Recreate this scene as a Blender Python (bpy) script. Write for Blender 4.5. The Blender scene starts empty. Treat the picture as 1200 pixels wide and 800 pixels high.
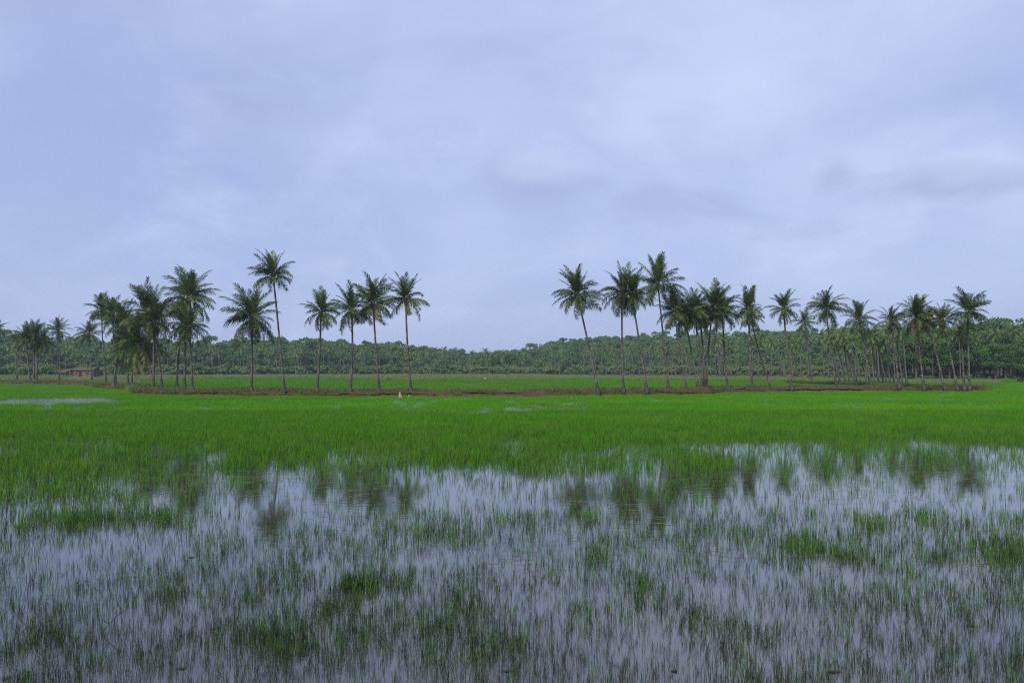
import bpy, math, random
import numpy as np
from mathutils import Vector, Matrix

R = math.radians
rng = random.Random(7)
nrng = np.random.default_rng(11)

# ------------------------------------------------------------------ camera
H = 3.2            # eye height above the water
HOR = 432.0        # image row of the horizon (1200 x 800 photograph)
F = 1000.0         # focal length in photograph pixels
scene = bpy.context.scene
C = scene.collection
cam_data = bpy.data.cameras.new('camera')
cam_data.sensor_width = 36.0
cam_data.lens = 36.0 * F / 1200.0
cam_data.shift_y = (HOR - 400.0) / 1200.0
cam_data.clip_start = 0.1
cam_data.clip_end = 6000.0
cam = bpy.data.objects.new('camera', cam_data)
C.objects.link(cam)
cam.location = (0, 0, H)
cam.rotation_euler = (R(90), 0, 0)
scene.camera = cam

# ------------------------------------------------------------------ sky and sun
SUN_EL, SUN_AZ = R(44), R(205)      # azimuth clockwise from +Y: behind the camera, a little left
world = bpy.data.worlds.new('World')
scene.world = world
world.use_nodes = True
wt = world.node_tree
wt.nodes.clear()


def wn(t, **kw):
    n = wt.nodes.new(t)
    for k, v in kw.items():
        setattr(n, k, v)
    return n


w_out = wn('ShaderNodeOutputWorld')
w_bg = wn('ShaderNodeBackground')
w_bg.inputs['Strength'].default_value = 0.1
w_sky = wn('ShaderNodeTexSky', sky_type='NISHITA')
w_sky.sun_disc = False
w_sky.sun_elevation = SUN_EL
w_sky.sun_rotation = SUN_AZ
w_sky.dust_density = 2.0
w_tc = wn('ShaderNodeTexCoord')
w_sep = wn('ShaderNodeSeparateXYZ')
wt.links.new(w_tc.outputs['Generated'], w_sep.inputs[0])


def wmath(op, a, b=None, clamp=False):
    n = wn('ShaderNodeMath', operation=op)
    n.use_clamp = clamp
    for i, v in enumerate((a, b)):
        if v is None:
            continue
        if isinstance(v, (int, float)):
            n.inputs[i].default_value = v
        else:
            wt.links.new(v, n.inputs[i])
    return n.outputs[0]


zc = wmath('MAXIMUM', w_sep.outputs[2], 0.0)
den = wmath('ADD', zc, 0.22)
w_u = wmath('DIVIDE', w_sep.outputs[0], den)
w_v = wmath('DIVIDE', w_sep.outputs[1], den)
w_cmb = wn('ShaderNodeCombineXYZ')
wt.links.new(w_u, w_cmb.inputs[0])
wt.links.new(w_v, w_cmb.inputs[1])


def wnoise(scale, detail, rough, off, dist=0.0):
    mp = wn('ShaderNodeMapping')
    mp.inputs['Location'].default_value = off
    wt.links.new(w_cmb.outputs[0], mp.inputs[0])
    n = wn('ShaderNodeTexNoise')
    n.inputs['Scale'].default_value = scale
    n.inputs['Detail'].default_value = detail
    n.inputs['Roughness'].default_value = rough
    n.inputs['Distortion'].default_value = dist
    wt.links.new(mp.outputs[0], n.inputs['Vector'])
    return n.outputs[0]


def wramp(f, a, b):
    m = wn('ShaderNodeMapRange', interpolation_type='SMOOTHSTEP')
    m.inputs[1].default_value = a
    m.inputs[2].default_value = b
    wt.links.new(f, m.inputs[0])
    return m.outputs[0]


def wmix(f, a, b):
    m = wn('ShaderNodeMix', data_type='RGBA')
    if isinstance(f, float):
        m.inputs['Factor'].default_value = f
    else:
        wt.links.new(f, m.inputs['Factor'])
    for i, v in ((6, a), (7, b)):
        if isinstance(v, tuple):
            m.inputs[i].default_value = (*v, 1)
        else:
            wt.links.new(v, m.inputs[i])
    return m.outputs[2]


veil = (2.2, 2.72, 4.5)        # thin blue-grey overcast
white = (3.75, 4.25, 5.75)       # brighter cloud
grey = (2.2, 2.55, 4.0)         # shaded cloud bellies
c0 = wmix(0.85, w_sky.outputs[0], veil)
c1 = wmix(wmath('MULTIPLY', wramp(w_sep.outputs[2], -0.12, 0.34), wramp(wnoise(0.75, 6, 0.5, (3.1, 7.7, 0), 0.3), 0.34, 0.78)), c0, white)
c2 = wmix(wmath('MULTIPLY', wramp(wnoise(1.7, 6, 0.5, (9.2, 1.3, 0), 0.3), 0.56, 0.78), 0.45), c1, grey)
w_cmb = wn('ShaderNodeMapping')
w_cmb.inputs['Scale'].default_value = (1.0, 1.0, 1.9)
wt.links.new(w_tc.outputs['Generated'], w_cmb.inputs[0])
f_fine = wnoise(5.0, 9, 0.6, (1.7, 4.4, 0.6), 0.4)
c3 = wmix(wmath('MULTIPLY', wramp(f_fine, 0.46, 0.76), 0.42), c2, white)
c4 = wmix(wmath('MULTIPLY', wramp(wnoise(3.4, 7, 0.55, (6.6, 2.9, 1.1), 0.2), 0.58, 0.76), 0.45), c3, grey)
f_edge = wnoise(9.0, 7, 0.6, (2.2, 0.4, 3.3), 0.3)


def cloud(col, px, py, rx, ry, tint, amt):
    """one soft puff of cloud round a direction of the sky"""
    dv = Vector(((px - 600) / F, 1.0, (HOR - py) / F)).normalized()
    a = wmath('DIVIDE', wmath('SUBTRACT', w_sep.outputs[0], dv.x), rx / F)
    b = wmath('DIVIDE', wmath('SUBTRACT', w_sep.outputs[2], dv.z), ry / F)
    q = wmath('SQRT', wmath('ADD', wmath('MULTIPLY', a, a), wmath('MULTIPLY', b, b)))
    q = wmath('ADD', q, wmath('MULTIPLY', wmath('SUBTRACT', f_edge, 0.5), 3.4))
    front = wmath('GREATER_THAN', w_sep.outputs[1], 0.0)
    m = wmath('MULTIPLY', wmath('SUBTRACT', 1.0, wramp(q, 0.1, 1.25)), wmath('MULTIPLY', front, amt))
    return wmix(m, col, tint)


c4 = cloud(c4, 630, 222, 62, 30, grey, 0.45)
c4 = cloud(c4, 642, 198, 44, 22, white, 0.36)
c4 = cloud(c4, 980, 200, 24, 22, grey, 0.5)
c4 = cloud(c4, 1115, 216, 74, 24, grey, 0.6)
c4 = cloud(c4, 1150, 186, 48, 22, white, 0.3)
wt.links.new(c4, w_bg.inputs['Color'])
wt.links.new(w_bg.outputs[0], w_out.inputs['Surface'])

sun_data = bpy.data.lights.new('sun', 'SUN')
sun_data.energy = 2.6
sun_data.angle = R(12)
sun_data.color = (1.0, 0.95, 0.86)
sun = bpy.data.objects.new('sun', sun_data)
C.objects.link(sun)
sd = Vector((math.sin(SUN_AZ) * math.cos(SUN_EL), math.cos(SUN_AZ) * math.cos(SUN_EL), math.sin(SUN_EL)))
sun.rotation_euler = sd.to_track_quat('Z', 'Y').to_euler()
sun.location = (0, 0, 100)

scene.view_settings.view_transform = 'Standard'
scene.view_settings.look = 'None'
scene.view_settings.gamma = 1.0
scene.view_settings.exposure = 0.80
scene.view_settings.use_curve_mapping = False
scene.cycles.max_bounces = 6
scene.cycles.diffuse_bounces = 2
scene.cycles.glossy_bounces = 3
scene.cycles.transmission_bounces = 3
scene.cycles.volume_bounces = 0
scene.cycles.use_denoising = False
scene.cycles.filter_width = 1.1
scene.cycles.sample_clamp_indirect = 3.0


# ------------------------------------------------------------------ helpers
def G(px, py, z=0.0):
    """point of the level plane z that the photograph shows at pixel (px, py)"""
    y = (H - z) * F / (py - HOR)
    return Vector(((px - 600.0) / F * y, y, z))


def interp(x, xs, ys):
    return float(np.interp(x, xs, ys))


def vnoise(x, y, seed=0):
    """value noise, 0..1, arrays"""
    x = np.asarray(x, float)
    y = np.asarray(y, float)
    xi = np.floor(x).astype(np.int64)
    yi = np.floor(y).astype(np.int64)
    fx = x - xi
    fy = y - yi
    fx = fx * fx * (3 - 2 * fx)
    fy = fy * fy * (3 - 2 * fy)

    def h(a, b):
        n = (a * 374761393 + b * 668265263 + seed * 974634777) & 0x7fffffff
        n = ((n ^ (n >> 13)) * 1274126177) & 0x7fffffff
        n = n ^ (n >> 16)
        return (n & 0xffff) / 65535.0
    a = h(xi, yi) * (1 - fx) + h(xi + 1, yi) * fx
    b = h(xi, yi + 1) * (1 - fx) + h(xi + 1, yi + 1) * fx
    return a * (1 - fy) + b * fy


def fbm(x, y, seed=0, oct=4):
    s, a, t = 0, 1.0, 0
    for i in range(oct):
        s = s + a * vnoise(x * 2 ** i, y * 2 ** i, seed + i * 17)
        t += a
        a *= 0.55
    return s / t


def mesh(name, verts, faces, mat=None, smooth=False):
    m = bpy.data.meshes.new(name)
    m.from_pydata([tuple(v) for v in verts], [], faces)
    if mat:
        m.materials.append(mat)
    if smooth:
        m.polygons.foreach_set('use_smooth', [True] * len(m.polygons))
    m.update()
    return m


def obj(name, data, parent=None, loc=None, **props):
    o = bpy.data.objects.new(name, data)
    C.objects.link(o)
    if parent:
        o.parent = parent
    if loc is not None:
        o.location = loc
    for k, v in props.items():
        o[k] = v
    return o


def tube(pts, radii, sides=8, cap=True):
    """verts, faces of a round tube through pts"""
    vs, fs = [], []
    n = len(pts)
    for i, p in enumerate(pts):
        p = Vector(p)
        d = Vector(pts[min(i + 1, n - 1)]) - Vector(pts[max(i - 1, 0)])
        d.normalize()
        a = Vector((1, 0, 0)) if abs(d.x) < 0.9 else Vector((0, 1, 0))
        u = d.cross(a).normalized()
        w = d.cross(u)
        for k in range(sides):
            t = 2 * math.pi * k / sides
            vs.append(p + (u * math.cos(t) + w * math.sin(t)) * radii[i])
    for i in range(n - 1):
        for k in range(sides):
            k2 = (k + 1) % sides
            fs.append((i * sides + k, i * sides + k2, (i + 1) * sides + k2, (i + 1) * sides + k))
    if cap:
        fs.append(tuple(range(sides))[::-1])
        fs.append(tuple((n - 1) * sides + k for k in range(sides)))
    return vs, fs


class MB:
    """collects shapes into one mesh"""
    def __init__(self):
        self.v, self.f = [], []

    def add(self, vs, fs):
        o = len(self.v)
        self.v += [tuple(v) for v in vs]
        self.f += [tuple(i + o for i in f) for f in fs]
        return self

    def box(self, x0, x1, y0, y1, z0, z1):
        vs = [(x, y, z) for z in (z0, z1) for y in (y0, y1) for x in (x0, x1)]
        fs = [(0, 2, 3, 1), (4, 5, 7, 6), (0, 1, 5, 4), (2, 6, 7, 3), (0, 4, 6, 2), (1, 3, 7, 5)]
        return self.add(vs, fs)

    def mesh(self, name, mat, smooth=False):
        return mesh(name, self.v, self.f, mat, smooth)


# ------------------------------------------------------------------ materials
def new_mat(name):
    m = bpy.data.materials.new(name)
    m.use_nodes = True
    m.node_tree.nodes.clear()
    return m


class NT:
    def __init__(self, m):
        self.t = m.node_tree

    def n(self, typ, **kw):
        n = self.t.nodes.new(typ)
        for k, v in kw.items():
            setattr(n, k, v)
        return n

    def l(self, a, b):
        self.t.links.new(a, b)

    def noise(self, scale, detail=4, rough=0.55, vec=None, dist=0.0):
        n = self.n('ShaderNodeTexNoise')
        n.inputs['Scale'].default_value = scale
        n.inputs['Detail'].default_value = detail
        n.inputs['Roughness'].default_value = rough
        n.inputs['Distortion'].default_value = dist
        if vec is not None:
            self.l(vec, n.inputs['Vector'])
        return n.outputs[0]

    def ramp(self, f, a, b, lo=0.0, hi=1.0):
        m = self.n('ShaderNodeMapRange')
        m.inputs[1].default_value = a
        m.inputs[2].default_value = b
        m.inputs[3].default_value = lo
        m.inputs[4].default_value = hi
        self.l(f, m.inputs[0])
        return m.outputs[0]

    def mix(self, f, a, b):
        m = self.n('ShaderNodeMix', data_type='RGBA')
        if isinstance(f, (int, float)):
            m.inputs['Factor'].default_value = f
        else:
            self.l(f, m.inputs['Factor'])
        for i, v in ((6, a), (7, b)):
            if isinstance(v, tuple):
                m.inputs[i].default_value = (*v, 1)
            else:
                self.l(v, m.inputs[i])
        return m.outputs[2]

    def pos(self):
        return self.n('ShaderNodeNewGeometry').outputs['Position']

    def objc(self):
        return self.n('ShaderNodeTexCoord').outputs['Object']

    def rand(self):
        return self.n('ShaderNodeObjectInfo').outputs['Random']


def leaf_mat(name, dark, light, yellow, trans=0.3, pos_scale=0.35, spec=0.3, rough=0.5, yellow_amt=(0.62, 0.9), own_scale=3.0, olive=None):
    m = new_mat(name)
    t = NT(m)
    c = t.mix(t.rand(), dark, light)
    c = t.mix(t.ramp(t.noise(pos_scale, 3, 0.6, t.pos()), yellow_amt[0], yellow_amt[1]), c, yellow)
    c = t.mix(t.ramp(t.noise(own_scale, 2, 0.5, t.objc()), 0.35, 0.7, 0, 0.45), c, light)
    if olive:
        mp = t.n('ShaderNodeMapping')
        mp.inputs['Scale'].default_value = (0.05, 0.11, 0.1)
        t.l(t.pos(), mp.inputs[0])
        c = t.mix(t.ramp(t.noise(1.0, 4, 0.6, mp.outputs[0], 0.5), 0.42, 0.66, 0, 0.55), c, olive)
    p = t.n('ShaderNodeBsdfPrincipled')
    p.inputs['Roughness'].default_value = rough
    p.inputs['Specular IOR Level'].default_value = spec
    t.l(c, p.inputs['Base Color'])
    tr = t.n('ShaderNodeBsdfTranslucent')
    t.l(c, tr.inputs['Color'])
    mx = t.n('ShaderNodeMixShader')
    mx.inputs[0].default_value = trans
    t.l(p.outputs[0], mx.inputs[1])
    t.l(tr.outputs[0], mx.inputs[2])
    o = t.n('ShaderNodeOutputMaterial')
    t.l(mx.outputs[0], o.inputs['Surface'])
    return m


def rough_mat(name, c1, c2, c3, s1=0.5, s2=6.0, bump=0.4, bscale=8.0, rough=0.9, spec=0.2, own=False):
    m = new_mat(name)
    t = NT(m)
    v = t.objc() if own else t.pos()
    c = t.mix(t.ramp(t.noise(s1, 4, 0.6, v), 0.35, 0.68), c1, c2)
    c = t.mix(t.ramp(t.noise(s2, 4, 0.6, v), 0.42, 0.75), c, c3)
    p = t.n('ShaderNodeBsdfPrincipled')
    p.inputs['Roughness'].default_value = rough
    p.inputs['Specular IOR Level'].default_value = spec
    t.l(c, p.inputs['Base Color'])
    b = t.n('ShaderNodeBump')
    b.inputs['Strength'].default_value = bump
    b.inputs['Distance'].default_value = 0.1
    t.l(t.noise(bscale, 5, 0.6, v), b.inputs['Height'])
    t.l(b.outputs[0], p.inputs['Normal'])
    o = t.n('ShaderNodeOutputMaterial')
    t.l(p.outputs[0], o.inputs['Surface'])
    return m


def trunk_mat(name, base, pale):
    m = new_mat(name)
    t = NT(m)
    oc = t.objc()
    w = t.n('ShaderNodeTexWave', wave_type='BANDS', bands_direction='Z')
    w.inputs['Scale'].default_value = 1.6
    w.inputs['Distortion'].default_value = 2.5
    w.inputs['Detail'].default_value = 2
    t.l(oc, w.inputs['Vector'])
    mp = t.n('ShaderNodeMapping')
    mp.inputs['Scale'].default_value = (1.2, 1.2, 0.7)
    t.l(oc, mp.inputs[0])
    c = t.mix(t.ramp(t.noise(1.6, 4, 0.65, mp.outputs[0]), 0.45, 0.68), base, pale)
    c = t.mix(t.ramp(w.outputs[0], 0.0, 0.35, 0.55, 0.0), c, (0.05, 0.042, 0.035))
    p = t.n('ShaderNodeBsdfPrincipled')
    p.inputs['Roughness'].default_value = 0.9
    p.inputs['Specular IOR Level'].default_value = 0.2
    t.l(c, p.inputs['Base Color'])
    b = t.n('ShaderNodeBump')
    b.inputs['Strength'].default_value = 0.5
    b.inputs['Distance'].default_value = 0.05
    t.l(w.outputs[0], b.inputs['Height'])
    t.l(b.outputs[0], p.inputs['Normal'])
    o = t.n('ShaderNodeOutputMaterial')
    t.l(p.outputs[0], o.inputs['Surface'])
    return m


M = {}
M['frond'] = leaf_mat('palm frond', (0.011, 0.030, 0.004), (0.056, 0.100, 0.013), (0.15, 0.165, 0.03), 0.3, 0.5, 0.3, 0.42, (0.52, 0.8))
M['frond_yellow'] = leaf_mat('yellowing palm frond', (0.11, 0.12, 0.03), (0.17, 0.16, 0.045), (0.19, 0.15, 0.05), 0.25, 0.5)
M['frond_dead'] = leaf_mat('dead palm frond', (0.085, 0.06, 0.04), (0.14, 0.10, 0.065), (0.11, 0.08, 0.05), 0.1, 0.5, 0.1, 0.8)
M['far_frond'] = leaf_mat('grove palm frond', (0.035, 0.085, 0.016), (0.11, 0.17, 0.034), (0.19, 0.21, 0.055), 0.3, 0.12, 0.35, 0.4, (0.5, 0.8))
M['trunk'] = trunk_mat('palm trunk', (0.048, 0.044, 0.038), (0.165, 0.152, 0.135))
M['far_trunk'] = trunk_mat('grove palm trunk', (0.065, 0.062, 0.056), (0.17, 0.16, 0.145))
M['heart'] = rough_mat('palm leaf bases', (0.07, 0.075, 0.03), (0.11, 0.09, 0.045), (0.05, 0.045, 0.03), own=True)
M['coconut'] = rough_mat('coconut husk', (0.12, 0.13, 0.03), (0.20, 0.15, 0.04), (0.09, 0.07, 0.03), 1.0, 4.0, 0.1, own=True, rough=0.5)
M['tree'] = leaf_mat('broadleaf foliage', (0.018, 0.062, 0.018), (0.095, 0.185, 0.042), (0.15, 0.215, 0.055), 0.35, 0.022, 0.2, 0.6, (0.45, 0.8), 0.5)
M['forest'] = leaf_mat('dark forest foliage', (0.026, 0.080, 0.014), (0.08, 0.165, 0.028), (0.14, 0.205, 0.042), 0.35, 0.05, 0.25, 0.55, (0.5, 0.85), 0.6)
M['bark'] = rough_mat('bark', (0.09, 0.075, 0.06), (0.14, 0.12, 0.10), (0.06, 0.05, 0.04), 1.0, 5.0, own=True)
M['rice'] = leaf_mat('rice shoots', (0.048, 0.215, 0.003), (0.078, 0.29, 0.006), (0.13, 0.275, 0.016), 0.35, 0.11, 0.06, 0.6, (0.40, 0.68), 3.0, (0.075, 0.165, 0.018))
M['sprig'] = leaf_mat('water grass', (0.008, 0.021, 0.005), (0.027, 0.058, 0.011), (0.055, 0.062, 0.024), 0.3, 0.4, 0.3, 0.5, (0.6, 0.9))
M['sprig_mid'] = leaf_mat('young water grass', (0.040, 0.130, 0.008), (0.082, 0.215, 0.014), (0.125, 0.205, 0.034), 0.35, 0.3, 0.1, 0.55, (0.5, 0.8))
M['sprig_dry'] = leaf_mat('withered water grass', (0.07, 0.065, 0.035), (0.14, 0.135, 0.085), (0.12, 0.10, 0.06), 0.2, 0.4)
M['field_grass'] = leaf_mat('field grass', (0.055, 0.18, 0.008), (0.085, 0.22, 0.012), (0.125, 0.20, 0.028), 0.3, 0.03, 0.06, 0.6, (0.5, 0.8), 3.0, (0.07, 0.125, 0.025))
M['pale_grass'] = leaf_mat('pale rough grass', (0.11, 0.16, 0.05), (0.17, 0.20, 0.085), (0.19, 0.19, 0.10), 0.3, 0.05, 0.2, 0.7)
M['bank_grass'] = leaf_mat('bank weeds', (0.055, 0.105, 0.022), (0.095, 0.135, 0.035), (0.12, 0.095, 0.05), 0.25, 0.25, 0.2, 0.7, (0.45, 0.7))
M['floating'] = leaf_mat('floating grass leaves', (0.10, 0.13, 0.03), (0.18, 0.19, 0.06), (0.16, 0.12, 0.05), 0.1, 0.4, 0.5, 0.35)
M['litter'] = rough_mat('sodden dead leaf', (0.02, 0.018, 0.012), (0.035, 0.03, 0.02), (0.05, 0.045, 0.02), 8, 30, 0.3, 40, 0.6, 0.3, own=True)
M['earth'] = rough_mat('laterite earth', (0.050, 0.027, 0.018), (0.085, 0.045, 0.028), (0.032, 0.03, 0.015), 0.9, 3.5, 0.9, 3.0)
M['mud'] = rough_mat('paddy mud', (0.07, 0.06, 0.045), (0.10, 0.085, 0.065), (0.05, 0.05, 0.03), 0.2, 2.0)
M['field'] = rough_mat('field turf', (0.05, 0.13, 0.014), (0.075, 0.16, 0.02), (0.09, 0.14, 0.03), 0.03, 0.25, 0.3, 2.0)
M['hill'] = rough_mat('forest floor', (0.03, 0.04, 0.018), (0.045, 0.05, 0.022), (0.04, 0.035, 0.02), 0.03, 0.3)
M['stone'] = rough_mat('pale laterite stone', (0.30, 0.23, 0.17), (0.36, 0.29, 0.23), (0.20, 0.14, 0.10), 2, 9, 0.4, 10, own=True)
M['white_stone'] = rough_mat('whitish stone', (0.30, 0.29, 0.22), (0.36, 0.34, 0.28), (0.24, 0.22, 0.17), 2, 9, 0.3, 10, own=True)
M['brick'] = rough_mat('red brick', (0.145, 0.062, 0.055), (0.18, 0.08, 0.07), (0.10, 0.045, 0.04), 1.0, 9, 0.3, 20, own=True)
M['tile'] = rough_mat('weathered roof tile', (0.07, 0.062, 0.042), (0.10, 0.085, 0.06), (0.05, 0.048, 0.03), 0.8, 5, 0.4, 12, own=True)
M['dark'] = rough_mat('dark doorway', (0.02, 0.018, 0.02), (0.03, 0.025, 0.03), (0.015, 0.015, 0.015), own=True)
M['post'] = rough_mat('weathered timber', (0.20, 0.17, 0.15), (0.28, 0.25, 0.22), (0.13, 0.11, 0.09), 2, 9, own=True)
M['plaster'] = rough_mat('pale limewash', (0.55, 0.55, 0.50), (0.65, 0.64, 0.60), (0.42, 0.40, 0.35), 1, 4, 0.2, own=True)
M['grey_wall'] = rough_mat('grey plaster', (0.16, 0.15, 0.17), (0.22, 0.20, 0.22), (0.12, 0.11, 0.12), 1, 4, 0.2, own=True)


def water_material():
    m = new_mat('paddy water')
    t = NT(m)
    p = t.n('ShaderNodeBsdfPrincipled')
    v = t.pos()
    c = t.mix(t.ramp(t.noise(0.35, 4, 0.6, v), 0.35, 0.7), (0.026, 0.028, 0.022), (0.042, 0.040, 0.034))
    t.l(c, p.inputs['Base Color'])
    p.inputs['Roughness'].default_value = 0.015
    p.inputs['IOR'].default_value = 2.1
    p.inputs['Specular IOR Level'].default_value = 0.5
    b = t.n('ShaderNodeBump')
    sp = t.n('ShaderNodeSeparateXYZ')
    t.l(v, sp.inputs[0])
    t.l(t.ramp(sp.outputs[1], 55, 80, 0.020, 0.9), b.inputs['Strength'])     # the sheltered near water is calm, the open far water ruffled
    b.inputs['Distance'].default_value = 0.02
    mp = t.n('ShaderNodeMapping')
    mp.inputs['Scale'].default_value = (1.0, 1.6, 1.0)
    t.l(v, mp.inputs[0])
    h = t.n('ShaderNodeMath', operation='ADD')
    t.l(t.noise(2.2, 3, 0.5, mp.outputs[0]), h.inputs[0])
    t.l(t.noise(11.0, 2, 0.5, mp.outputs[0]), h.inputs[1])
    t.l(h.outputs[0], b.inputs['Height'])
    t.l(b.outputs[0], p.inputs['Normal'])
    o = t.n('ShaderNodeOutputMaterial')
    t.l(p.outputs[0], o.inputs['Surface'])
    return m


M['water'] = water_material()

# ------------------------------------------------------------------ the setting: ground, water, banks, field, hills
FIELD_Z = 0.15


def grid_mesh(name, xs, ys, zf, mat, smooth=True):
    vs = [(x, y, zf(x, y)) for y in ys for x in xs]
    nx = len(xs)
    fs = [(j * nx + i, j * nx + i + 1, (j + 1) * nx + i + 1, (j + 1) * nx + i)
          for j in range(len(ys) - 1) for i in range(nx - 1)]
    return mesh(name, vs, fs, mat, smooth)


obj('ground', mesh('ground', [(-1500, -1500, -0.25), (1500, -1500, -0.25), (1500, 1500, -0.25), (-1500, 1500, -0.25)], [(0, 1, 2, 3)], M['mud']),
    kind='structure', label='muddy bed under the flooded paddy', category='ground')
obj('water', mesh('water', [(-420, -60, 0), (420, -60, 0), (420, 260, 0), (-420, 260, 0)], [(0, 1, 2, 3)], M['water']),
    kind='structure', label='still water of the flooded paddy field', category='water')

# front foot of the earth bank, as seen at water level
BANK = [(-420, 449.3), (-150, 449.7), (0, 450.3), (60, 451.2), (107, 452.4), (113, 455.3), (135, 456.5), (153, 457.6), (157, 462.6),
        (190, 463.8), (230, 464.3), (300, 464.6), (480, 465.0), (600, 464.6), (700, 463.7), (790, 463.0), (832, 462.2), (850, 460.8),
        (900, 459.8), (960, 459.4), (1060, 458.9), (1120, 458.6), (1166, 458.0)]
BANK_W = [G(*b) for b in BANK]


def densify(pts, step):
    out = [pts[0]]
    for a, b in zip(pts, pts[1:]):
        n = max(1, int((b - a).length / step))
        for i in range(1, n + 1):
            out.append(a.lerp(b, i / n))
    return out


def ribbon(name, front, profile, mat, amp, seed, label):
    """bank: cross-section profile [(back offset, height)] swept along its front foot"""
    pts = densify(front, 0.35)
    n = len(profile)
    vs, fs = [], []
    for i, p in enumerate(pts):
        taper = min(1.0, (len(pts) - 1 - i) / 8.0)
        for k, (off, z) in enumerate(profile):
            j = 0.0 if k in (0, n - 1) else 1.0
            w = float(fbm(p.x * 0.9 + k * 3.3, p.y * 0.9, seed)) - 0.5
            w2 = float(fbm(p.x * 0.23, k * 1.7 + p.y * 0.1, seed + 5)) - 0.5
            w3 = float(vnoise(p.x * 3.0 + k * 9, p.y * 3.0, seed + 9)) - 0.5
            vs.append((p.x + 0.2 * w3, p.y + off + j * amp * (1.2 * w + 2.2 * w2 + 0.8 * w3), z * (taper if z > 0 else 1) + j * amp * (0.55 * w + 0.45 * w2 + 0.3 * w3)))
    for i in range(len(pts) - 1):
        for k in range(n - 1):
            fs.append((i * n + k, i * n + k + 1, (i + 1) * n + k + 1, (i + 1) * n + k)[::-1])
    return obj(name, mesh(name, vs, fs, mat, False), kind='structure', label=label, category='bank')


ribbon('earth_bank', BANK_W, [(-0.15, -0.2), (0.0, 0.08), (0.12, 0.28), (0.2, 0.46), (0.4, 0.58), (2.0, 0.55), (5.5, 0.50), (7.5, 0.42), (9.5, 0.05)],
       M['earth'], 0.35, 3, 'brown laterite earth bank edging the flooded paddy under the palms')
INNER = [(1092, 457.8), (1060, 456.0), (1040, 454.8), (1000, 452.9), (960, 451.0), (925, 449.2)]
ribbon('field_bank', [G(a, b, FIELD_Z) for a, b in INNER], [(-0.3, 0.0), (0.0, 0.2), (0.2, 0.42), (0.4, 0.62), (1.2, 0.66), (4.0, 0.62), (6.0, 0.1)],
       M['earth'], 0.3, 8, 'low reddish earth bank running back from the main bank into the field')

# tables along the image width: forest edge distance, ridge distance, skyline row
TPX = [-400, 0, 100, 250, 330, 400, 500, 560, 600, 640, 720, 800, 900, 1000, 1060, 1160, 1200, 1600]
TY0 = [330, 325, 330, 350, 380, 390, 400, 400, 400, 400, 385, 365, 335, 285, 208, 200, 200, 205]
TYR = [500, 480, 480, 480, 500, 500, 650, 800, 760, 720, 700, 700, 650, 520, 400, 330, 330, 330]
TSK = [397, 397, 404, 406, 403, 405, 412, 418.5, 417, 405, 398, 395.5, 393, 391, 391, 389, 389, 388]


def edge_y(px):
    return interp(px, TPX, TY0)


def ridge_y(px):
    return interp(px, TPX, TYR)


def terrain(px, y):
    y0, yr = edge_y(px), ridge_y(px)
    hr = (HOR - interp(px, TPX, TSK)) / F * yr + H - 8.5
    t = min(1.0, max(0.0, (y - y0 + 5) / (yr - y0)))
    s = t * t * (3 - 2 * t)
    return FIELD_Z + max(0.5, hr) * s


# far field sheet behind the bank
back = [Vector((p.x, p.y + 7.0, FIELD_Z)) for p in BANK_W]
far_edge = []
for p in back:
    px = 600 + F * p.x / p.y
    far_edge.append(px)
fv, ff = [], []
NR = 24
for p in back:
    px = 600 + F * p.x / p.y
    ye = min(edge_y(px) + 25, 1500) if px < 1180 else p.y + 30
    for j in range(NR):
        t = (j / (NR - 1)) ** 1.5
        y = p.y + (ye - p.y) * t
        x = p.x + (p.x / p.y * y - p.x) * t
        z = FIELD_Z + (0.1 * (float(fbm(x * 0.05, y * 0.05, 4)) - 0.5) if 0 < j < NR - 1 else 0)
        fv.append((x, y, z))
nb = len(back)
ff = [(i * NR + j, (i + 1) * NR + j, (i + 1) * NR + j + 1, i * NR + j + 1) for i in range(nb - 1) for j in range(NR - 1)]
obj('field', mesh('field', fv, ff, M['field'], True), kind='structure', label='green grass field behind the earth bank', category='field')

# wooded hills
pxs = list(np.linspace(-400, 1600, 120))
hv, hf = [], []
NY = 22
for px in pxs:
    u = (px - 600) / F
    y0, yr = edge_y(px), ridge_y(px)
    for j in range(NY):
        y = y0 - 4 + (yr + 260 - y0) * (j / (NY - 1))
        hv.append((u * y, y, terrain(px, y) + (-0.4 if j == 0 else 0.012)))
hf = [(i * NY + j, (i + 1) * NY + j, (i + 1) * NY + j + 1, i * NY + j + 1) for i in range(len(pxs) - 1) for j in range(NY - 1)]
obj('hill', mesh('hill', hv, hf, M['hill'], True), kind='structure', label='low wooded hills closing the valley', category='hill')

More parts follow.
